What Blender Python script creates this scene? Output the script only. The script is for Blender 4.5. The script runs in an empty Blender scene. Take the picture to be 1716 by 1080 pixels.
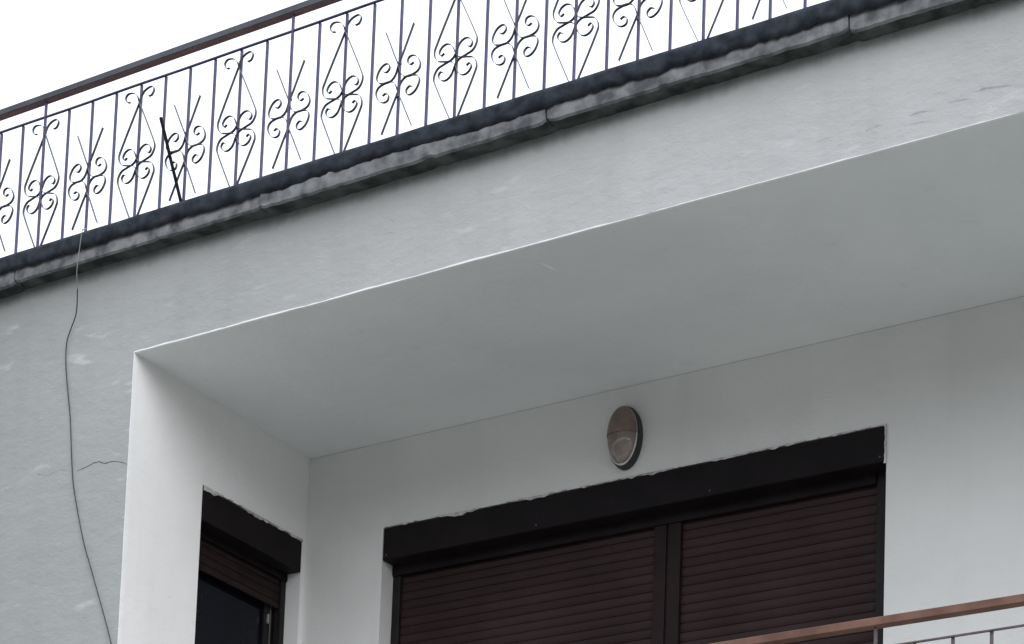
import bpy, math, random
from mathutils import Vector, Matrix, noise

sc = bpy.context.scene
C = sc.collection
random.seed(7)

# ------------------------------------------------------------------ camera
cd = bpy.data.cameras.new('camera')
cam = bpy.data.objects.new('camera', cd)
C.objects.link(cam)
right = Vector((0.85005, 0.52551, 0.03535))
down = Vector((-0.03142, 0.11759, -0.99257))
fwd = Vector((-0.52576, 0.84262, 0.11647))
M = Matrix((right, -down, -fwd)).transposed().to_4x4()
M.translation = Vector((0.0, -9.4, 1.6))
cam.matrix_world = M
cd.sensor_width = 36.0
cd.lens = 3980.34 / 1716.0 * 36.0
cd.shift_x = (858.0 - 858.74) / 1716.0
cd.shift_y = (1927.0 - 540.0) / 1716.0
cd.clip_end = 2000.0
cd.clip_start = 0.05
sc.camera = cam

# ------------------------------------------------------------------ world: overcast daylight
SUN_EL, SUN_AZ = math.radians(28), math.radians(50)     # azimuth measured from -Y (street side) towards +X
w = bpy.data.worlds.new('World')
sc.world = w
w.use_nodes = True
nt = w.node_tree
nt.nodes.clear()
out = nt.nodes.new('ShaderNodeOutputWorld')
bg = nt.nodes.new('ShaderNodeBackground')
bg.inputs['Strength'].default_value = 0.1
sky = nt.nodes.new('ShaderNodeTexSky')
sky.sky_type = 'NISHITA'
sky.sun_disc = False
sky.sun_elevation = SUN_EL
sky.sun_rotation = math.pi - SUN_AZ
mix = nt.nodes.new('ShaderNodeMix')
mix.data_type = 'RGBA'
mix.inputs['Factor'].default_value = 0.93
# thick cloud, brighter overhead than at the horizon (standard overcast sky)
wtc = nt.nodes.new('ShaderNodeTexCoord')
wsep = nt.nodes.new('ShaderNodeSeparateXYZ')
nt.links.new(wtc.outputs['Generated'], wsep.inputs['Vector'])
wmr = nt.nodes.new('ShaderNodeMapRange')
wmr.inputs['From Min'].default_value = 0.0
wmr.inputs['From Max'].default_value = 1.0
wmr.inputs['To Min'].default_value = 8.5
wmr.inputs['To Max'].default_value = 20.0
nt.links.new(wsep.outputs['Z'], wmr.inputs['Value'])
wvm = nt.nodes.new('ShaderNodeVectorMath')
wvm.operation = 'SCALE'
wvm.inputs[0].default_value = (0.925, 0.995, 1.12)
nt.links.new(wmr.outputs['Result'], wvm.inputs['Scale'])
nt.links.new(wvm.outputs['Vector'], mix.inputs['B'])
nt.links.new(sky.outputs['Color'], mix.inputs['A'])
nt.links.new(mix.outputs['Result'], bg.inputs['Color'])
nt.links.new(bg.outputs['Background'], out.inputs['Surface'])

sd = bpy.data.lights.new('sun', 'SUN')
sd.energy = 1.5
sd.angle = math.radians(40)
sd.color = (1.0, 0.98, 0.95)
sun = bpy.data.objects.new('sun', sd)
C.objects.link(sun)
sdir = Vector((math.sin(SUN_AZ) * math.cos(SUN_EL), -math.cos(SUN_AZ) * math.cos(SUN_EL), math.sin(SUN_EL)))
sun.rotation_euler = sdir.to_track_quat('Z', 'Y').to_euler()
sun.location = (5, -20, 20)

sc.view_settings.view_transform = 'Standard'
sc.view_settings.look = 'None'
sc.view_settings.gamma = 1.0
sc.view_settings.exposure = 0.12
sc.view_settings.use_curve_mapping = False
sc.render.film_transparent = False

# ------------------------------------------------------------------ helpers
def link(name, me, mat, parent=None):
    o = bpy.data.objects.new(name, me)
    C.objects.link(o)
    if mat is not None and len(me.materials) == 0:
        me.materials.append(mat)
    if parent is not None:
        o.parent = parent
    return o

def empty(name, label, cat, loc=(0, 0, 0), group=None):
    o = bpy.data.objects.new(name, None)
    C.objects.link(o)
    o.empty_display_size = 0.3
    o['label'] = label
    o['category'] = cat
    if group:
        o['group'] = group
    return o

class MB:
    def __init__(s):
        s.v, s.f = [], []
    def box(s, x0, x1, y0, y1, z0, z1):
        b = len(s.v)
        s.v += [(x, y, z) for z in (z0, z1) for y in (y0, y1) for x in (x0, x1)]
        s.f += [tuple(b + i for i in q) for q in ((0, 2, 3, 1), (4, 5, 7, 6), (0, 1, 5, 4), (2, 6, 7, 3), (0, 4, 6, 2), (1, 3, 7, 5))]
        return s
    def quad(s, a, b, c, d):
        i = len(s.v)
        s.v += [a, b, c, d]
        s.f.append((i, i + 1, i + 2, i + 3))
        return s
    def tube(s, pts, r, n=8):
        b = len(s.v)
        pts = [Vector(p) for p in pts]
        for k, p in enumerate(pts):
            t = (pts[min(k + 1, len(pts) - 1)] - pts[max(k - 1, 0)]).normalized()
            a = t.cross(Vector((0, 1, 0.013))).normalized()
            c = t.cross(a)
            for j in range(n):
                an = 2 * math.pi * j / n
                s.v.append(tuple(p + (a * math.cos(an) + c * math.sin(an)) * r))
        for k in range(len(pts) - 1):
            for j in range(n):
                j2 = (j + 1) % n
                s.f.append((b + k * n + j, b + k * n + j2, b + (k + 1) * n + j2, b + (k + 1) * n + j))
        s.f.append(tuple(b + j for j in range(n))[::-1])
        s.f.append(tuple(b + (len(pts) - 1) * n + j for j in range(n)))
        return s
    def strip(s, pts, th, dep):
        """flat iron bar bent in the x-z plane: pts (x, z), thickness th in the plane, dep along y"""
        b = len(s.v)
        P = [Vector((p[0], 0, p[1])) for p in pts]
        for k, p in enumerate(P):
            t = (P[min(k + 1, len(P) - 1)] - P[max(k - 1, 0)]).normalized()
            nrm = Vector((-t.z, 0, t.x)) * th / 2
            for sg, yy in ((1, -1), (1, 1), (-1, 1), (-1, -1)):
                s.v.append(tuple(p + nrm * sg + Vector((0, yy * dep / 2, 0))))
        for k in range(len(P) - 1):
            for j in range(4):
                j2 = (j + 1) % 4
                s.f.append((b + 4 * k + j, b + 4 * k + j2, b + 4 * k + 4 + j2, b + 4 * k + 4 + j))
        s.f.append((b + 3, b + 2, b + 1, b))
        e = b + 4 * (len(P) - 1)
        s.f.append((e, e + 1, e + 2, e + 3))
        return s
    def mesh(s, name, smooth=False):
        me = bpy.data.meshes.new(name)
        me.from_pydata(s.v, [], s.f)
        me.update()
        if smooth:
            for p in me.polygons:
                p.use_smooth = True
        return me
    def build(s, name, mat, parent=None, bevel=0.0, smooth=False):
        o = link(name, s.mesh(name, smooth), mat, parent)
        if bevel:
            m = o.modifiers.new('bevel', 'BEVEL')
            m.width = bevel
            m.segments = 2
            m.limit_method = 'ANGLE'
        return o

def catmull(pts, n=6):
    P = [pts[0]] + list(pts) + [pts[-1]]
    o = []
    for i in range(1, len(P) - 2):
        for k in range(n):
            t = k / n
            q = []
            for d in range(len(pts[0])):
                a, b, c, e = P[i - 1][d], P[i][d], P[i + 1][d], P[i + 2][d]
                q.append(0.5 * (2 * b + (c - a) * t + (2 * a - 5 * b + 4 * c - e) * t * t + (3 * b - a - 3 * c + e) * t ** 3))
            o.append(tuple(q))
    o.append(tuple(pts[-1]))
    return o

def nz(x, y=0.0, z=0.0):
    return noise.noise(Vector((x, y, z)))

# ------------------------------------------------------------------ materials
def new_mat(name):
    m = bpy.data.materials.new(name)
    m.use_nodes = True
    n = m.node_tree
    return m, n, n.nodes['Principled BSDF']

def plaster(name, cols, rough=0.9, bump=0.25, big=0.5, streak=0.0, lowmix=None, speck=None, moss_and_shade=False, pock=0.04):
    """cols: two tones of the same paint; mottled by noise in world position"""
    m, n, b = new_mat(name)
    L = n.links
    geo = n.nodes.new('ShaderNodeNewGeometry')
    def nse(scale, det, vscale=(1, 1, 1), rough_=0.55):
        mp = n.nodes.new('ShaderNodeMapping')
        mp.inputs['Scale'].default_value = vscale
        L.new(geo.outputs['Position'], mp.inputs['Vector'])
        t = n.nodes.new('ShaderNodeTexNoise')
        t.inputs['Scale'].default_value = scale
        t.inputs['Detail'].default_value = det
        t.inputs['Roughness'].default_value = rough_
        L.new(mp.outputs['Vector'], t.inputs['Vector'])
        return t
    def mixc(a, bb, fac, mode='MIX'):
        x = n.nodes.new('ShaderNodeMix')
        x.data_type = 'RGBA'
        x.blend_type = mode
        for key, val in (('A', a), ('B', bb), ('Factor', fac)):
            s = x.inputs[key]
            if isinstance(val, bpy.types.NodeSocket):
                L.new(val, s)
            elif key == 'Factor':
                s.default_value = val
            else:
                s.default_value = (*val, 1)
        return x.outputs['Result']
    def ramp(src, p0, p1, v0=0.0, v1=1.0):
        r = n.nodes.new('ShaderNodeMapRange')
        r.inputs['From Min'].default_value = p0
        r.inputs['From Max'].default_value = p1
        r.inputs['To Min'].default_value = v0
        r.inputs['To Max'].default_value = v1
        L.new(src, r.inputs['Value'])
        return r.outputs['Result']
    n1 = nse(1.3, 5)
    col = mixc(cols[0], cols[1], ramp(n1.outputs['Fac'], 0.35, 0.65))
    if lowmix:                       # base tone turns greener and darker towards -x, broken by noise
        sx = n.nodes.new('ShaderNodeSeparateXYZ')
        L.new(geo.outputs['Position'], sx.inputs['Vector'])
        ad = n.nodes.new('ShaderNodeMath')
        ad.operation = 'MULTIPLY_ADD'
        L.new(nse(0.7, 3).outputs['Fac'], ad.inputs[0])
        ad.inputs[1].default_value = 3.0
        L.new(sx.outputs['X'], ad.inputs[2])
        col = mixc(lowmix[0], col, ramp(ad.outputs['Value'], lowmix[1], lowmix[2]))
    if streak:                       # rain run-off streaks
        st = nse(5.0, 4, (1, 1, 0.10))
        f = ramp(st.outputs['Fac'], 0.52, 0.75, 0.0, streak)
        col = mixc(col, (0.20, 0.20, 0.19), f)
    if speck:                        # trowel patches
        sp = nse(3.0, 6, (1, 1, 3.2), 0.6)
        f = ramp(sp.outputs['Fac'], 0.60, 0.72, 0.0, speck)
        col = mixc(col, (0.80, 0.82, 0.82), f)
        sp2 = nse(7.0, 6, (1, 1, 3.6), 0.6)
        f = ramp(sp2.outputs['Fac'], 0.63, 0.72, 0.0, speck * 0.8)
        col = mixc(col, (0.26, 0.27, 0.27), f)
    if moss_and_shade:                         # mossy edge below the coping, plus wide overhang shade painted into the colour
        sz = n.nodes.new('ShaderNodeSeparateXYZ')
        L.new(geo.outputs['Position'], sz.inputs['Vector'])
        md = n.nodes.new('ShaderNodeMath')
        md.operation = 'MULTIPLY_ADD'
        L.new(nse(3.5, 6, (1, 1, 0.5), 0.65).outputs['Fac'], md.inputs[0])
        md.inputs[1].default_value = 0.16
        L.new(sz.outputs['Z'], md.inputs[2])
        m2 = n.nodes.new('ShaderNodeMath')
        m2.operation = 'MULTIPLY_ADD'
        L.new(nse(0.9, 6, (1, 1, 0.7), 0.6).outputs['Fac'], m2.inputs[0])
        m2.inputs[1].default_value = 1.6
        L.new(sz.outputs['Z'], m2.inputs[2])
        col = mixc(col, (0.21, 0.215, 0.21), ramp(m2.outputs['Value'], 8.1, 9.1, 0.0, 0.34))  # the overhang shade, spread wide and broken by noise
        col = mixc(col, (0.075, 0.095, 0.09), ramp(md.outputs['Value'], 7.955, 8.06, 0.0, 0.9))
    L.new(col, b.inputs['Base Color'])
    b.inputs['Roughness'].default_value = rough
    b.inputs['Specular IOR Level'].default_value = 0.25
    fine, mid = nse(90, 3), nse(7, 5, (1, 1, 1.8))
    pk = nse(21, 4, (1, 1, 1.5), 0.65)
    b1 = n.nodes.new('ShaderNodeBump')
    b1.inputs['Strength'].default_value = big
    b1.inputs['Distance'].default_value = 0.02
    L.new(mid.outputs['Fac'], b1.inputs['Height'])
    b2 = n.nodes.new('ShaderNodeBump')
    b2.inputs['Strength'].default_value = bump
    b2.inputs['Distance'].default_value = 0.004
    L.new(fine.outputs['Fac'], b2.inputs['Height'])
    b3 = n.nodes.new('ShaderNodeBump')
    b3.inputs['Strength'].default_value = pock
    b3.inputs['Distance'].default_value = 0.02
    L.new(ramp(pk.outputs['Fac'], 0.5, 0.72), b3.inputs['Height'])
    L.new(b1.outputs['Normal'], b3.inputs['Normal'])
    L.new(b3.outputs['Normal'], b2.inputs['Normal'])
    L.new(b2.outputs['Normal'], b.inputs['Normal'])
    return m

def simple(name, c1, c2, rough=0.5, metal=0.0, scale=14.0, bump=0.15, spec=0.4, dist=0.003, r2=None):
    m, n, b = new_mat(name)
    L = n.links
    geo = n.nodes.new('ShaderNodeNewGeometry')
    t = n.nodes.new('ShaderNodeTexNoise')
    t.inputs['Scale'].default_value = scale
    t.inputs['Detail'].default_value = 5
    L.new(geo.outputs['Position'], t.inputs['Vector'])
    r = n.nodes.new('ShaderNodeValToRGB')
    r.color_ramp.elements[0].position = 0.35
    r.color_ramp.elements[1].position = 0.65
    r.color_ramp.elements[0].color = (*c1, 1)
    r.color_ramp.elements[1].color = (*c2, 1)
    L.new(t.outputs['Fac'], r.inputs['Fac'])
    L.new(r.outputs['Color'], b.inputs['Base Color'])
    b.inputs['Metallic'].default_value = metal
    b.inputs['Specular IOR Level'].default_value = spec
    if r2 is None:
        b.inputs['Roughness'].default_value = rough
    else:
        mr = n.nodes.new('ShaderNodeMapRange')
        mr.inputs['To Min'].default_value = rough
        mr.inputs['To Max'].default_value = r2
        L.new(t.outputs['Fac'], mr.inputs['Value'])
        L.new(mr.outputs['Result'], b.inputs['Roughness'])
    bp_ = n.nodes.new('ShaderNodeBump')
    bp_.inputs['Strength'].default_value = bump
    bp_.inputs['Distance'].default_value = dist
    L.new(t.outputs['Fac'], bp_.inputs['Height'])
    L.new(bp_.outputs['Normal'], b.inputs['Normal'])
    return m

m_facade = plaster('grey_render', ((0.465, 0.465, 0.455), (0.51, 0.51, 0.50)), lowmix=((0.262, 0.274, 0.262), -9.2, -4.0), streak=0.13, speck=0.26, bump=0.35, big=0.40, moss_and_shade=True, pock=0.11)
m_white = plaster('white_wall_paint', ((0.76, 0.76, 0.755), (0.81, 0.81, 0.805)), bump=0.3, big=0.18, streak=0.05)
m_back = plaster('shaded_white_back_wall', ((0.655, 0.655, 0.64), (0.705, 0.705, 0.69)), bump=0.35, big=0.22, streak=0.06)  # side wall's white paint, darkened here to deepen the recess shade
m_soffit = plaster('pale_soffit_paint', ((0.69, 0.725, 0.725), (0.745, 0.78, 0.775)), bump=0.3, big=0.35, speck=0.10)
m_bead = plaster('white_edge_paint', ((0.78, 0.79, 0.79), (0.84, 0.84, 0.84)), bump=0.3, big=0.3)
m_stone = simple('weathered_coping_concrete', (0.085, 0.088, 0.095), (0.22, 0.222, 0.225), rough=0.9, scale=13, bump=0.6, dist=0.010, spec=0.1)
m_flash = simple('blue_grey_bitumen_flashing', (0.014, 0.018, 0.024), (0.040, 0.047, 0.058), rough=0.8, scale=14, bump=0.7, dist=0.012, spec=0.15)
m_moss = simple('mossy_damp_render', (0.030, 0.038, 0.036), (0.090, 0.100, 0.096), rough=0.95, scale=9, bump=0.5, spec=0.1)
m_tile = simple('pale_balcony_floor', (0.46, 0.44, 0.40), (0.53, 0.51, 0.47), rough=0.6, scale=5)
m_roof = simple('roof_membrane', (0.10, 0.10, 0.11), (0.15, 0.15, 0.16), rough=0.9, scale=3)
m_iron = simple('fringe_tinted_dark_iron', (0.060, 0.047, 0.105), (0.090, 0.072, 0.145), rough=0.45, scale=30, bump=0.3, spec=0.4)  # dark iron with purple fringing and sky glare put into its colour
m_scroll = simple('dark_grey_flat_iron', (0.055, 0.052, 0.062), (0.105, 0.10, 0.115), rough=0.5, scale=30, bump=0.3)
m_hand = simple('brown_painted_handrail', (0.125, 0.066, 0.048), (0.20, 0.110, 0.082), rough=0.6, scale=7, bump=0.25, r2=0.75, spec=0.2)
m_handface = simple('silhouette_dark_rail_face', (0.060, 0.062, 0.072), (0.090, 0.092, 0.102), rough=0.6, scale=5, bump=0.25, spec=0.2)  # brown rail's face, darkened in colour to look silhouetted against the sky
m_iron2 = simple('brown_painted_iron', (0.085, 0.062, 0.066), (0.13, 0.095, 0.10), rough=0.5, scale=30, bump=0.3)
m_handd = simple('dark_brown_roof_handrail', (0.20, 0.115, 0.105), (0.27, 0.16, 0.145), rough=0.6, scale=7, bump=0.25, spec=0.2)
m_box = simple('black_shutter_box_paint', (0.0075, 0.0055, 0.0065), (0.012, 0.009, 0.010), rough=0.55, scale=5, bump=0.1, spec=0.12)
m_slat = simple('dark_brown_shutter_plastic', (0.022, 0.0105, 0.0105), (0.032, 0.016, 0.0155), rough=0.5, scale=2, bump=0.05, spec=0.2)
m_slatframe = simple('brown_black_mullion', (0.014, 0.0078, 0.0076), (0.020, 0.011, 0.0105), rough=0.55, scale=8, bump=0.05, spec=0.15)
_n = m_slat.node_tree
_b = _n.nodes['Principled BSDF']
_src = _b.inputs['Base Color'].links[0].from_socket
_oi = _n.nodes.new('ShaderNodeObjectInfo')
_mr = _n.nodes.new('ShaderNodeMapRange')
_mr.inputs['To Min'].default_value = 0.84
_mr.inputs['To Max'].default_value = 1.10
_n.links.new(_oi.outputs['Random'], _mr.inputs['Value'])
_vm = _n.nodes.new('ShaderNodeVectorMath')
_vm.operation = 'SCALE'
_n.links.new(_src, _vm.inputs[0])
_n.links.new(_mr.outputs['Result'], _vm.inputs['Scale'])
_n.links.new(_vm.outputs['Vector'], _b.inputs['Base Color'])
m_frame = simple('dark_window_frame', (0.011, 0.009, 0.009), (0.016, 0.013, 0.013), rough=0.5, scale=8, bump=0.05, spec=0.2)
m_alu = simple('bare_metal_strip', (0.35, 0.35, 0.37), (0.5, 0.5, 0.52), rough=0.35, metal=0.8, scale=20)
m_seal = simple('ragged_mortar_edge', (0.30, 0.29, 0.29), (0.62, 0.60, 0.60), rough=0.95, scale=28, bump=0.7)
m_crack = simple('dark_crack_line', (0.05, 0.05, 0.05), (0.10, 0.10, 0.10), rough=1.0, scale=40)  # dark tone of the wall cracks
m_cable = simple('grey_cable_sheath', (0.022, 0.023, 0.023), (0.040, 0.041, 0.041), rough=0.5, scale=20)
m_cable2 = simple('sky_lit_cable_sheath', (0.15, 0.155, 0.15), (0.22, 0.225, 0.22), rough=0.5, scale=20)  # same cable, its catch of sky light painted as a paler grey
m_rod = simple('dark_steel_rod', (0.004, 0.004, 0.005), (0.009, 0.008, 0.010), rough=0.8, scale=20, spec=0.1)
m_lampbase = simple('black_lamp_housing', (0.020, 0.021, 0.020), (0.035, 0.035, 0.034), rough=0.45, scale=20)
m_lamprim = simple('worn_pale_lamp_rim', (0.50, 0.46, 0.45), (0.72, 0.69, 0.67), rough=0.35, scale=20)
m_hood = simple('brownish_pink_lamp_hood', (0.14, 0.098, 0.088), (0.21, 0.15, 0.132), rough=0.35, scale=12, bump=0.1)
m_lens = simple('dusty_ribbed_lamp_glass', (0.13, 0.095, 0.080), (0.27, 0.215, 0.185), rough=0.12, scale=9, bump=0.2, spec=0.9)
m_glass = simple('dark_window_glass', (0.004, 0.005, 0.009), (0.006, 0.007, 0.012), rough=0.04, scale=2, bump=0.0, spec=0.12)
m_ground = simple('pale_street_paving', (0.28, 0.27, 0.245), (0.36, 0.345, 0.31), rough=0.95, scale=0.8, bump=0.3)
m_road = simple('asphalt', (0.045, 0.045, 0.047), (0.06, 0.06, 0.062), rough=0.9, scale=30, bump=0.4)

# ------------------------------------------------------------------ ground
g = MB().box(-300, 300, -300, 300, -0.5, 0.0).build('ground', m_ground)
g['kind'] = 'structure'
r = MB().box(-290, 290, -18.0, -12.0, 0.0, 0.004).build('road', m_road)
r['kind'] = 'structure'
for y in (-12.0, -18.15):
    k = MB().box(-290, 290, y, y + 0.15, 0.0, 0.13).build('kerb', m_ground)
    k['kind'] = 'structure'

# unseen houses across the street, added behind the camera to block low sky light
ob = MB().box(-60, 60, -40, -27, 0, 12).box(-60, -20, -27, -26.2, 3.2, 3.4).build('unseen_sky_blocker', m_ground)
ob['kind'] = 'structure'

# ------------------------------------------------------------------ building
XS = -8.486      # face of the recess side wall
ZC = 7.394       # ceiling of the recess
YB = 1.60        # back wall of the recess
XR, XL, XE = 0.6, -16.0, 5.0
bld = empty('apartment_building', 'grey rendered apartment block with a white walled recessed balcony under its roof edge', 'building')

# grey front skin (8 mm) over white blockwork; one L shaped sheet with slightly uneven edges
def skin():
    m = MB()
    y0, y1 = -0.012, 0.0
    zt = 8.0
    m.box(XL, XS, y0, y1, 0.0, ZC)                # pier
    m.box(XL, XE, y0, y1, ZC, zt)                 # beam
    m.box(XR, XE, y0, y1, 0.0, ZC)                # right pier
    m.box(XS, XR, y0, y1, 0.0, 3.9)               # wall under the balcony
    return m
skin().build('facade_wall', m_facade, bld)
MB().box(XL, XS, 0.0, 0.35, 0.0, ZC).box(XL, XE, 0.0, 0.3, ZC, 8.0).box(XR, XE, 0.0, 0.35, 0.0, ZC).box(XS, XR, 0.0, 0.3, 0.0, 4.0)\
    .build('facade_core', m_white, bld)
# side wall of the recess with its small window opening (y .62-1.56)
WZ0, WZ1 = 5.2, 6.866
sw = MB()
x0, x1 = XS - 0.20, XS - 0.0005
sw.box(x0, x1, 0.35, 0.62, 4.0, 7.9)
sw.box(x0, x1, 1.562, 1.9, 4.0, 7.9)
sw.box(x0, x1, 0.62, 1.562, WZ1, 7.9)
sw.box(x0, x1, 0.62, 1.562, 4.0, WZ0)
sw.build('side_wall', m_white, bld)
MB().box(XS, XR, 0.3, 1.9, ZC, 7.9).build('soffit', m_soffit, bld)
# front part of the soffit underside (under the beam core)
MB().box(XS, XR, 0.0005, YB, ZC - 0.0035, ZC - 0.0005).build('soffit_paint', m_soffit, bld)
BX0, BX1, BZ = -7.915, -4.725, 6.857
bw = MB()
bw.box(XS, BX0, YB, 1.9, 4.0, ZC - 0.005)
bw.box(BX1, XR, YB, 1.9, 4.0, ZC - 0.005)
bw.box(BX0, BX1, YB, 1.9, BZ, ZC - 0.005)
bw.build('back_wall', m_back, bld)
MB().box(XR, XR + 0.3, 0.35, 1.9, 4.0, 7.9).build('side_wall', m_white, bld)
MB().box(XL, XE, 1.9, 9.0, 0.0, 7.9).build('inner_storeys', m_white, bld)
MB().box(XL, XS - 0.20, 0.35, 1.9, 0.0, 7.9).build('inner_block', m_white, bld)
MB().box(XR + 0.3, XE, 0.35, 1.9, 0.0, 7.9).build('inner_block', m_white, bld)
MB().box(XS, XR, -0.11, 1.9, 4.0, 4.19).build('balcony_floor', m_tile, bld, bevel=0.006)

# roof slab and coping
MB().box(XL, XE, -0.02, 9.0, 8.0, 8.085).build('roof_slab', m_roof, bld)
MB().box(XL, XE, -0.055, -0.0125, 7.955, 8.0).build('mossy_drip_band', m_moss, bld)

joints = [-16.1, -14.6, -12.85, -11.1, -9.33, -7.57, -5.81, -4.21, -2.5, -0.75, 1.0, 2.75, 5.0]
for k in range(len(joints) - 1):
    a, b_ = joints[k] + 0.004, joints[k + 1] - 0.004
    m = MB()
    n = int((b_ - a) / 0.02)
    dz = [0.004, -0.003, 0.002, -0.005][k % 4] * 1.3
    dy = [0.004, -0.006, 0.0, 0.005][k % 4]
    prof = []
    for i in range(n + 1):
        x = a + (b_ - a) * i / n
        chip = max(0.0, nz(x * 9, 3.1) - 0.28) * 0.035
        chip += 0.012 * math.exp(-((min(x - a, b_ - x)) / 0.015) ** 2)
        e = 0.0035 * nz(x * 14, 0.4) + 0.002 * nz(x * 47, 1.7)
        zb = 7.945 + dz + e + chip
        yf = -0.118 + dy + 0.003 * nz(x * 11, 8.0)
        prof.append([(x, -0.0125, zb + 0.004), (x, yf + 0.014, zb - 0.001), (x, yf + 0.002, zb + 0.008), (x, yf + 0.004 * nz(x * 20, 5.), zb + 0.045), (x, yf, 8.03), (x, -0.0125, 8.03)])
    for i, ring in enumerate(prof):
        m.v += ring
    q = 6
    for i in range(n):
        for j in range(q):
            j2 = (j + 1) % q
            m.f.append((i * q + j, i * q + j2, (i + 1) * q + j2, (i + 1) * q + j))
    m.f.append(tuple(range(q))[::-1])
    m.f.append(tuple(n * q + j for j in range(q)))
    st = m.build('coping_stone', m_stone, bld)
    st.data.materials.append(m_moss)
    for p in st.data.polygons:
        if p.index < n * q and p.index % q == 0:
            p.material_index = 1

# bitumen flashing folded over the edge: uneven lower edge, lumpy face
m = MB()
n = int((XE - XL) / 0.02)
for i in range(n + 1):
    x = XL + (XE - XL) * i / n
    lo = 8.016 + 0.013 * nz(x * 3.1, 7.7) + 0.009 * nz(x * 13, 2.2) + 0.011 * nz(x * 31, 4.2)
    bul = 0.004 * nz(x * 6, 1.1)
    m.v += [(x, -0.119, lo + 0.004), (x, -0.126 - bul * 0.5, lo), (x, -0.133 + bul, lo + 0.035), (x, -0.138 - 0.004 * nz(x * 9, 9.2), 8.092),
            (x, -0.132, 8.114 + 0.002 * nz(x * 5, 3.3)), (x, -0.115, 8.120 + 0.002 * nz(x * 5, 3.3)), (x, 1.2, 8.125)]
for i in range(n):
    for j in range(6):
        m.f.append((i * 7 + j, i * 7 + j + 1, (i + 1) * 7 + j + 1, (i + 1) * 7 + j))
fl = m.build('roof_flashing', m_flash, bld, smooth=True)

# white corner beads along the beam and the jamb (paint line with wobbly width)
def ribbon_x(xa, xb, y, zf, wf, step=0.03):
    m = MB()
    n = max(2, int((xb - xa) / step))
    for i in range(n + 1):
        x = xa + (xb - xa) * i / n
        z0 = zf(x)
        wd = max(0.0006, wf(x))
        m.v += [(x, y - 0.003, z0), (x, y - 0.003, z0 + wd), (x, y + 0.004, z0 + wd), (x, y + 0.013, z0 - 0.001)]
    for i in range(n):
        for j in range(4):
            j2 = (j + 1) % 4
            m.f.append((4 * i + j, 4 * i + j2, 4 * i + 4 + j2, 4 * i + 4 + j))
    m.f.append((3, 2, 1, 0))
    m.f.append((4 * n, 4 * n + 1, 4 * n + 2, 4 * n + 3))
    return m
ribbon_x(XS, XR, -0.013, lambda x: ZC - 0.0045 + 0.003 * nz(x * 2.3, 1.0) + 0.0015 * nz(x * 9, 2.0),
         lambda x: (0.0075 if x < -5.5 else 0.0035) + 0.006 * nz(x * 3.1, 5.0) + 0.003 * nz(x * 17, 6.0)).build('corner_bead', m_bead, bld)
m = MB()
n = 120
for i in range(n + 1):
    z = 4.2 + (ZC + 0.004 - 4.2) * i / n
    wd = 0.0025 + 0.002 * nz(z * 4, 2.0)
    e = 0.0015 * nz(z * 5, 9.0)
    m.v += [(XS - wd, -0.0155, z), (XS + 0.001 + e, -0.0155, z), (XS + 0.001 + e, 0.012, z), (XS - 0.004, 0.0, z)]
for i in range(n):
    for j in range(4):
        j2 = (j + 1) % 4
        m.f.append((4 * i + j, 4 * i + j2, 4 * i + 4 + j2, 4 * i + 4 + j))
m.f.append((4 * n, 4 * n + 1, 4 * n + 2, 4 * n + 3))
m.build('corner_bead', m_bead, bld)

# crack across the pier
def crack(pts, wmax, name='wall_crack'):
    P = catmull(pts, 8)
    P = [(x + 0.0, z + 0.005 * nz(x * 45, 2.0) + 0.003 * nz(x * 120, 4.0)) for x, z in P]
    m = MB()
    n = len(P)
    for i, (x, z) in enumerate(P):
        wd = wmax * (0.25 + 0.75 * math.sin(math.pi * min(1, (i + 1) / n * 0.85 + 0.15))) * (0.75 + 0.5 * nz(x * 60, 7.7))
        m.v += [(x, -0.0128, z - wd / 2), (x, -0.0128, z + wd / 2)]
    for i in range(n - 1):
        m.f.append((2 * i, 2 * i + 2, 2 * i + 3, 2 * i + 1))
    return m.build(name, m_crack, bld)
crack([(-8.86, 6.784), (-8.78, 6.797), (-8.716, 6.809), (-8.649, 6.789), (-8.606, 6.791), (-8.541, 6.775), (-8.49, 6.753)], 0.0065)
crack([(-9.25, 6.80), (-9.18, 6.832), (-9.08, 6.80), (-9.0, 6.815), (-8.90, 6.79)], 0.0013)

# trowel scuffs on the beam and scrapes on the soffit
m_scuff = simple('trowel_scuff', (0.30, 0.31, 0.315), (0.40, 0.41, 0.415), rough=0.95, scale=30)
m_scrape = simple('pale_scrape', (0.86, 0.87, 0.87), (0.90, 0.91, 0.91), rough=0.95, scale=30)
def smear(pts, wmax, plane, mat, name):
    P = catmull(pts, 8)
    m = MB()
    n = len(P)
    for i, (a, b_) in enumerate(P):
        wd = wmax * math.sin(math.pi * (i + 0.3) / n) * (0.7 + 0.8 * nz(a * 50, b_ * 3)) + 0.0006
        if plane == 'front':
            m.v += [(a, -0.0126, b_ - wd / 2), (a, -0.0126, b_ + wd / 2)]
        else:
            m.v += [(a - wd / 2, b_, ZC - 0.0042), (a + wd / 2, b_, ZC - 0.0042)]
    for i in range(n - 1):
        m.f.append((2 * i, 2 * i + 2, 2 * i + 3, 2 * i + 1))
    return m.build(name, mat, bld)
for pts, wd in (([(-3.643, 7.546), (-3.588, 7.549), (-3.464, 7.527)], 0.012), ([(-3.768, 7.533), (-3.726, 7.53), (-3.662, 7.518)], 0.010), ([(-3.95, 7.52), (-3.896, 7.523), (-3.837, 7.513)], 0.012),
                ([(-3.945, 7.478), (-3.90, 7.474), (-3.845, 7.466)], 0.005), ([(-4.165, 7.506), (-4.12, 7.513), (-4.085, 7.512)], 0.009), ([(-4.406, 7.517), (-4.37, 7.522), (-4.33, 7.521)], 0.006)):
    smear(pts, wd, 'front', m_scuff, 'trowel_scuff')
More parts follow.
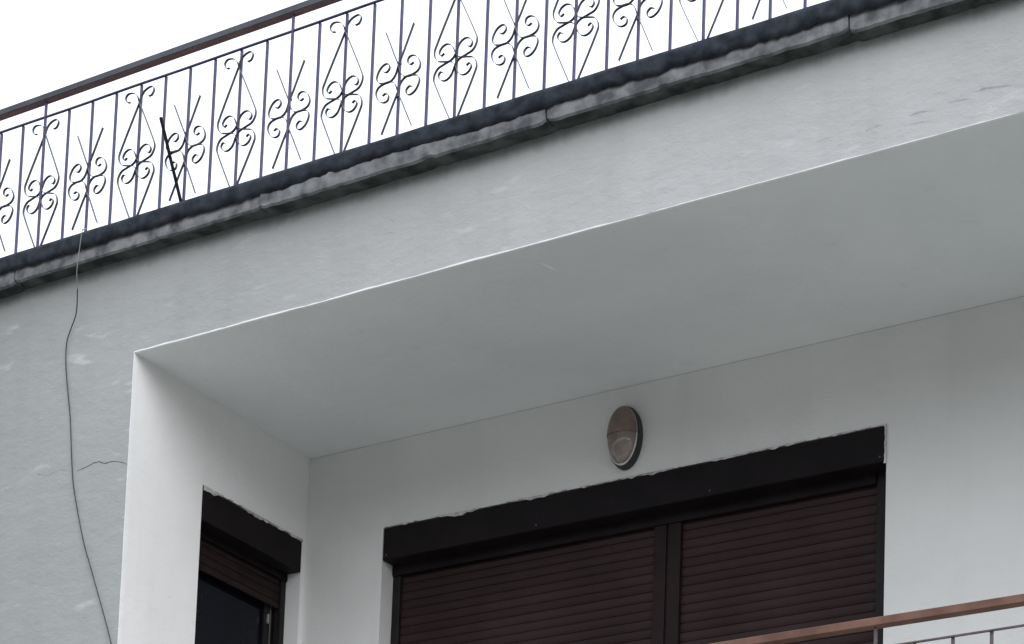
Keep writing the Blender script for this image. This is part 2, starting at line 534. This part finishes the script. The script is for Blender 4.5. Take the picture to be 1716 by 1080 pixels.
for pts, wd in (([(-5.995, 0.147), (-5.976, 0.196), (-5.956, 0.263)], 0.016), ([(-6.348, 0.226), (-6.281, 0.285), (-6.199, 0.355)], 0.005), ([(-6.19, 0.265), (-6.15, 0.30), (-6.11, 0.336)], 0.004)):
    smear([(a, max(b_, 0.0)) for a, b_ in pts], wd, 'soffit', m_scrape, 'scrape_mark')

# ------------------------------------------------------------------ windows
def slat_mesh(L, h, name='slat'):
    prof = [(0.0, 0.0), (-0.005, 0.002), (-0.0085, h * 0.30), (-0.0095, h * 0.55), (-0.0085, h * 0.86), (-0.0065, h * 0.97), (0.004, h * 0.99), (0.006, 0.0)]
    m = MB()
    q = len(prof)
    for x in (0.0, L):
        m.v += [(x, p[0], p[1]) for p in prof]
    for j in range(q):
        j2 = (j + 1) % q
        m.f.append((j, j2, q + j2, q + j))
    m.f.append(tuple(range(q))[::-1])
    m.f.append(tuple(q + j for j in range(q)))
    return m.mesh(name)

# wide balcony door with two closed roller shutters
win = MB().box(BX0 + 0.002, BX1 - 0.002, YB + 0.20, YB + 0.26, 4.2, BZ - 0.002).build('balcony_door', m_frame, bld)
win['label'] = 'wide balcony door behind two closed dark brown roller shutters'
BB = 6.655
m = MB().box(BX0 + 0.006, BX1 - 0.010, YB - 0.004, YB + 0.10, BB, BZ - 0.008)
m.box(BX0 + 0.006, BX1 - 0.010, YB + 0.10, YB + 0.195, BB + 0.012, BZ - 0.008)
m.build('shutter_box', m_box, win, bevel=0.004)
MB().box(BX0 + 0.010, BX1 - 0.014, YB - 0.0075, YB - 0.0045, BB + 0.003, BB + 0.016).build('box_lip', m_box, win)
for xx in (BX0 + 0.03, -6.85, -5.75, BX1 - 0.035):
    oval = MB().tube([(xx, YB - 0.0045, BB + 0.03), (xx, YB - 0.0085, BB + 0.03)], 0.005, 8).build('screw', m_scroll, win)
YS = YB + 0.145
for xa, xb in ((BX0 + 0.002, BX0 + 0.055), (BX1 - 0.100, BX1 - 0.001)):
    MB().box(xa, xb, YS - 0.03, YS + 0.03, 4.2, BB + 0.01).build('guide_rail', m_frame, win, bevel=0.003)
mul = MB().box(-6.150, -6.075, YS - 0.032, YS + 0.03, 4.2, BB + 0.01)
mul.box(-6.060, -5.985, YS - 0.032, YS + 0.03, 4.2, BB + 0.01)
mul.box(-6.075, -6.060, YS - 0.022, YS + 0.03, 4.2, BB + 0.01)
mul.build('mullion', m_slatframe, win, bevel=0.003)
MB().box(BX0 + 0.006, BX1 - 0.101, YS - 0.045, YS - 0.034, BB - 0.062, BB + 0.009).build('shade_strip', m_box, win, bevel=0.002)  # dark strip standing in for the shade under the shutter box
PH = 0.0530
for xa, xb in ((BX0 + 0.055, -6.150), (-5.985, BX1 - 0.100)):
    me = slat_mesh(xb - xa - 0.004, PH)
    me.materials.append(m_slat)
    k = 0
    z = BB + 0.0
    while z > 4.22:
        o = link('slat', me, None, win)
        o.location = (xa + 0.002, YS + 0.0015 * nz(k * 1.7, xa), z - PH + 0.0006 * nz(k * 3.3, 2.2 + xa))
        z -= PH
        k += 1

# ragged mortar edges round the boxes
def ragged(axis, a, b_, fixed, z, wmax, seed, off, thr=0.0):
    """irregular mortar lip between box top and wall; broken into pieces by noise"""
    m = MB()
    n = int(abs(b_ - a) / 0.008)
    prev = False
    for i in range(n + 1):
        t = a + (b_ - a) * i / n
        wv = nz(t * 4.0, seed) + 0.5 * nz(t * 23, seed + 3)
        wd = wmax * max(0.0, 0.35 + wv - thr)
        zz = z + 0.002 * nz(t * 15, seed + 1)
        if axis == 'x':
            ring = [(t, fixed - off, zz - wd), (t, fixed - off, zz + 0.001), (t, fixed + 0.01, zz + 0.001), (t, fixed + 0.01, zz - wd)]
        else:
            ring = [(fixed + off, t, zz - wd), (fixed + off, t, zz + 0.001), (fixed - 0.01, t, zz + 0.001), (fixed - 0.01, t, zz - wd)]
        if wd > 0.0008:
            base = len(m.v)
            m.v += ring
            if prev:
                for j in range(4):
                    j2 = (j + 1) % 4
                    m.f.append((base - 4 + j, base - 4 + j2, base + j2, base + j))
            prev = True
        else:
            prev = False
    return m
ragged('x', BX0, BX1, YB, BZ + 0.001, 0.024, 3.0, 0.007, 0.12).build('mortar_edge', m_seal, bld)['kind'] = 'stuff'
m = MB()
n = 24
for i in range(n + 1):
    z = BB - 0.01 + (BZ - BB + 0.01) * i / n
    wd = 0.010 + 0.005 * nz(z * 30, 2.0)
    m.v += [(BX1 - wd, YB - 0.006, z), (BX1 + 0.002, YB - 0.006, z)]
for i in range(n):
    m.f.append((2 * i, 2 * i + 1, 2 * i + 3, 2 * i + 2))
m.build('mortar_edge', m_seal, bld)

# small side window with a half raised shutter
XW = XS - 0.165
sw_ = MB()
sw_.box(XW - 0.03, XW, 1.50, 1.560, WZ0, 6.80)
sw_.box(XW - 0.03, XW, 0.625, 0.68, WZ0, 6.80)
sw_.box(XW - 0.03, XW, 0.68, 1.50, 6.66, 6.80)
win2 = sw_.build('side_window', m_frame, bld, bevel=0.002)
win2['label'] = 'narrow side window with its roller shutter half raised over dark glass'
SB = 6.663
MB().box(XS - 0.12, XS + 0.004, 0.628, 1.556, SB, WZ1 - 0.009).box(XS - 0.19, XS - 0.12, 0.628, 1.556, SB + 0.015, WZ1 - 0.009).build('shutter_box', m_box, win2, bevel=0.004)
XSL = XS - 0.125
MB().box(XSL - 0.030, XSL + 0.022, 1.515, 1.559, WZ0, SB + 0.01).build('guide_rail', m_frame, win2, bevel=0.003)
MB().box(XSL - 0.030, XSL + 0.022, 0.622, 0.66, WZ0, SB + 0.01).build('guide_rail', m_frame, win2, bevel=0.003)
MB().box(XSL + 0.026, XSL + 0.034, 0.630, 1.554, SB - 0.045, SB + 0.012).build('shade_strip', m_box, win2, bevel=0.002)  # dark strip painting in the shade below the small box
me2 = slat_mesh(0.850, PH)
me2.materials.append(m_slatframe)
z = SB - 0.022
for k in range(3):
    o = link('slat', me2, None, win2)
    o.rotation_euler = (0, 0, math.pi / 2)
    o.location = (XSL, 0.663, z - PH)
    z -= PH
MB().box(XSL - 0.006, XSL + 0.010, 0.663, 1.513, z - 0.042, z - 0.003).build('bottom_bar', m_slatframe, win2, bevel=0.003)
# sash
MB().box(XW - 0.005, XW + 0.016, 1.425, 1.475, WZ0 + 0.02, 6.655).box(XW - 0.005, XW + 0.016, 0.69, 0.74, WZ0 + 0.02, 6.655).build('sash', m_frame, win2, bevel=0.004)
MB().box(XW + 0.001, XW + 0.009, 1.482, 1.494, WZ0 + 0.02, 6.46).build('metal_strip', m_alu, win2)
MB().box(XW + 0.016, XW + 0.034, 1.438, 1.449, 6.33, 6.39).build('latch', m_alu, win2, bevel=0.004)
MB().box(XW - 0.016, XW - 0.008, 0.68, 1.50, WZ0, 6.66).build('pane', m_glass, win2)
ragged('y', 0.62, 1.562, XS, WZ1 + 0.001, 0.030, 8.3, 0.007, -0.02).build('mortar_edge', m_seal, bld)['kind'] = 'stuff'

# ------------------------------------------------------------------ wall lamp
LX, LZ = -6.278, 7.082
lamp = empty('wall_lamp', 'oval bulkhead wall lamp with brown hood above the wide shuttered door', 'lamp')
lamp.location = (LX, YB, LZ)
A_, B_ = 0.097, 0.174
def oval_rings(rings, seg=48):
    m = MB()
    for (ra, rb, y, dx, dz) in rings:
        for j in range(seg):
            t = 2 * math.pi * j / seg
            m.v.append((ra * math.cos(t) + dx, y, rb * math.sin(t) + dz))
    for k in range(len(rings) - 1):
        for j in range(seg):
            j2 = (j + 1) % seg
            m.f.append((k * seg + j, k * seg + j2, (k + 1) * seg + j2, (k + 1) * seg + j))
    m.f.append(tuple(range(seg))[::-1])
    m.f.append(tuple((len(rings) - 1) * seg + j for j in range(seg)))
    return m
oval_rings([(A_ * 1.04, B_ * 1.04, 0.0, 0, 0), (A_ * 1.05, B_ * 1.05, -0.012, 0, 0), (A_ * 1.02, B_ * 1.02, -0.040, 0, 0), (A_ * 0.97, B_ * 0.98, -0.046, 0, 0)]).build('base_plate', m_lampbase, lamp, smooth=False)
oval_rings([(A_ * 0.93, B_ * 0.95, -0.044, 0, 0), (A_ * 0.965, B_ * 0.98, -0.050, 0, 0), (A_ * 0.95, B_ * 0.965, -0.057, 0, 0), (A_ * 0.90, B_ * 0.93, -0.058, 0, 0)]).build('rim', m_lamprim, lamp, smooth=True)
def dome(zmin, zmax, a, b_, d, rib=0.0):
    m = MB()
    nu, nv = 32, 20
    for i in range(nv + 1):
        zz = zmin + (zmax - zmin) * i / nv
        half = a * math.sqrt(max(0.0, 1 - (zz / b_) ** 2))
        for j in range(nu + 1):
            u = -math.cos(math.pi * j / nu)
            x = half * u
            rr = (x / a) ** 2 + (zz / b_) ** 2
            y = -d * math.sqrt(max(0.0, 1 - rr)) + rib * math.sin(x * 420)* math.sqrt(max(0.0, 1 - rr))
            m.v.append((x, -0.054 + y, zz))
    for i in range(nv):
        for j in range(nu):
            p = i * (nu + 1) + j
            m.f.append((p, p + 1, p + nu + 2, p + nu + 1))
    return m
dome(-B_ * 0.925, 0.004, A_ * 0.92, B_ * 0.94, 0.062, 0.0012).build('lens', m_lens, lamp, smooth=True)
hd = dome(0.0, B_ * 0.97, A_ * 0.96, B_ * 0.98, 0.068).build('hood', m_hood, lamp, smooth=True)
sm = hd.modifiers.new('thick', 'SOLIDIFY')
sm.thickness = 0.004

# ------------------------------------------------------------------ iron railings
SP = 0.1765
E_ = [(-0.0937, -0.0669), (-0.0740, -0.0590), (-0.0560, -0.0760), (-0.0620, -0.1010), (-0.0880, -0.1060), (-0.1180, -0.0860), (-0.1359, -0.0448), (-0.1228, -0.0144),
      (-0.0892, -0.0026), (-0.0480, 0.0000), (-0.0176, 0.0237), (0.0035, 0.0800), (0.0299, 0.1374), (0.0923, 0.2804)]
F_ = [(-0.0700, -0.0536), (-0.0880, -0.0440), (-0.1000, -0.0640), (-0.0840, -0.0900), (-0.0540, -0.0990), (-0.0220, -0.0800), (0.0014, -0.0300), (0.0250, -0.0060),
      (0.0692, 0.0063), (0.1100, 0.0220), (0.1303, 0.0661), (0.1126, 0.1227), (0.0171, 0.3316), (0.0003, 0.3669), (-0.0116, 0.4007), (-0.0380, 0.4260),
      (-0.0786, 0.4338), (-0.0976, 0.4134), (-0.0850, 0.3850), (-0.0620, 0.3800)]
def scroll_mesh(P, fx, fz, name, clip=None):
    Q = catmull([(x * fx, z * fz) for x, z in P], 5)
    if clip is not None:
        Q = [q for q in Q if q[1] > clip]
    return MB().strip(Q, 0.0022, 0.015).mesh(name, False)
def straight_tail(P):      # keep the long tail straight: drop catmull overshoot by inserting midpoints
    a, b_ = P[-2], P[-1]
    return P[:-1] + [(a[0] + (b_[0] - a[0]) * t, a[1] + (b_[1] - a[1]) * t) for t in (0.33, 0.66)] + [b_]
E2 = straight_tail(E_)
meE = [scroll_mesh(E2, fx, fz, 'scroll') for fx, fz in ((1, 1), (-1, 1), (1, -1), (-1, -1))]
meF = [scroll_mesh(F_, fx, fz, 'scroll', -0.352) for fx, fz in ((1, 1), (-1, 1), (1, -1), (-1, -1))]
for me in meE + meF:
    me.materials.append(m_scroll)
collar = MB().box(-0.008, 0.008, -0.009, 0.009, -0.006, 0.006).mesh('collar')
collar.materials.append(m_iron)

def railing(name, label, group, X0, i0, i1, y, zb, hand_mat, post_mod, face_mat=None, iron=None):
    iron = iron or m_iron
    """zb: level the bars stand on; x of bar i = X0 + SP * i; bars i%4==1 carry the lantern motif, i%4==3 the cross motif"""
    root = empty(name, label, 'railing', group=group)
    xa, xb = X0 + SP * i0, X0 + SP * i1
    root.location = ((xa + xb) / 2, y, zb)
    ox = -(xa + xb) / 2
    zc, zt, zh = 0.367, 0.835, 0.930      # motif centre, thin rail, underside of handrail
    # handrail, sagging very slightly between posts
    m = MB()
    n = 120
    for i in range(n + 1):
        x = xa - 0.3 + (xb - xa + 0.6) * i / n
        s = 0.003 * nz(x * 0.8, zb) 
        for (yy, zz) in ((-0.026, 0.004), (-0.021, 0.0), (0.021, 0.0), (0.026, 0.004), (0.026, 0.036), (0.016, 0.042), (-0.016, 0.042), (-0.026, 0.036)):
            m.v.append((x + ox, yy, zh + zz + s))
    for i in range(n):
        for j in range(8):
            j2 = (j + 1) % 8
            m.f.append((8 * i + j, 8 * i + j2, 8 * i + 8 + j2, 8 * i + 8 + j))
    m.f.append(tuple(range(8))[::-1])
    m.f.append(tuple(8 * n + j for j in range(8)))
    hr = m.build('handrail', hand_mat, root)
    if face_mat is not None:
        hr.data.materials.append(face_mat)
        for p in hr.data.polygons:
            if p.index < n * 8 and p.index % 8 != 1:
                p.material_index = 1
    m = MB()
    for i in range(n):
        for k in range(2):
            x = xa - 0.3 + (xb - xa + 0.6) * (i + k) / n + ox
            s = 0.0035 * nz(x * 1.9, zb + 4)
            m.v += [(x, -0.008, zt + s), (x, 0.008, zt + s), (x, 0.008, zt + 0.006 + s), (x, -0.008, zt + 0.006 + s)]
    for i in range(n):
        for j in range(4):
            j2 = (j + 1) % 4
            m.f.append((8 * i + j, 8 * i + j2, 8 * i + 4 + j2, 8 * i + 4 + j))
    m.build('top_rail', iron, root)
    MB().box(xa + ox - 0.3, xb + ox + 0.3, -0.008, 0.008, 0.004, 0.012).build('bottom_rail', iron, root)
    hb = 0.0062
    bar = MB().box(-hb, hb, -hb, hb, 0.0, zt + 0.001).mesh('baluster')
    bar.materials.append(iron)
    pst = MB().box(-hb, hb, -hb, hb, 0.0, zh + 0.002).mesh('post')
    pst.materials.append(iron)
    for i in range(i0, i1 + 1):
        x = X0 + SP * i + ox + random.uniform(-0.003, 0.003)
        isp = (i - post_mod) % 10 == 0
        o = link('post' if isp else 'baluster', pst if isp else bar, None, root)
        o.location = (x, 0.010 if not isp else 0.0, 0.0)
        o.rotation_euler = (0, random.uniform(-0.002, 0.002), 0)
        if i % 4 in (1, 3):
            ms = meF if i % 4 == 1 else meE
            dx, dz = random.uniform(-0.003, 0.003), random.uniform(-0.005, 0.005)
            for k, me in enumerate(ms):
                s = link('scroll', me, None, root)
                s.location = (x + dx, -0.002 + 0.001 * k, zc + dz)
                s.rotation_euler = (0, random.uniform(-0.018, 0.018), 0)
            if i % 4 == 3:
                for v in (0.09, -0.09):
                    c = link('collar', collar, None, root)
                    c.location = (x, 0.006, zc + dz + v)
    return root

railing('roof_railing', 'dark scrollwork iron railing along the roof edge against the white sky', 'scrolled iron railings of the block',
        -9.413, -36, 79, -0.04, 8.120, m_handd, 1, face_mat=m_handface)
railing('balcony_railing', 'iron railing with brown handrail in front of the balcony door, lowest in view', 'scrolled iron railings of the block',
        -4.055 - SP * 24 + 0.0, 0, 48, -0.04, 4.217, m_hand, 4, iron=m_iron2)

# ------------------------------------------------------------------ loose rod leaning in the roof railing
rod = MB().tube([(-8.352, -0.056, 8.70), (-8.300, -0.060, 8.555), (-8.262, -0.062, 8.44), (-8.215, -0.061, 8.30), (-8.160, -0.058, 8.128)], 0.0095, 8).build('loose_rod', m_rod)
rod['label'] = 'short black rod leaning slanted inside the roof railing scrollwork'
rod['category'] = 'rod'

# ------------------------------------------------------------------ hanging cable
cab = empty('hanging_cable', 'thin cable hanging from the roof railing down the grey wall left of the recess', 'cable')
MB().tube(catmull([(-8.868, -0.046, 8.19), (-8.84, -0.10, 8.15), (-8.800, -0.148, 8.112), (-8.81, -0.150, 8.0), (-8.824, -0.145, 7.88), (-8.845, -0.11, 7.80)], 5), 0.0028, 6).build('sky_lit_upper_length', m_cable2, cab, smooth=True)
MB().tube(catmull([(-8.845, -0.11, 7.80), (-8.90, -0.05, 7.70), (-8.955, -0.03, 7.62), (-8.984, -0.024, 7.55), (-8.978, -0.022, 7.394), (-8.926, -0.022, 7.105), (-8.891, -0.022, 6.821),
                   (-8.861, -0.022, 6.66), (-8.774, -0.024, 6.371), (-8.694, -0.024, 6.17), (-8.521, -0.028, 5.739), (-8.35, -0.05, 5.25), (-8.3, -0.06, 4.4)], 6), 0.0033, 6).build('dark_lower_length', m_cable, cab, smooth=True)
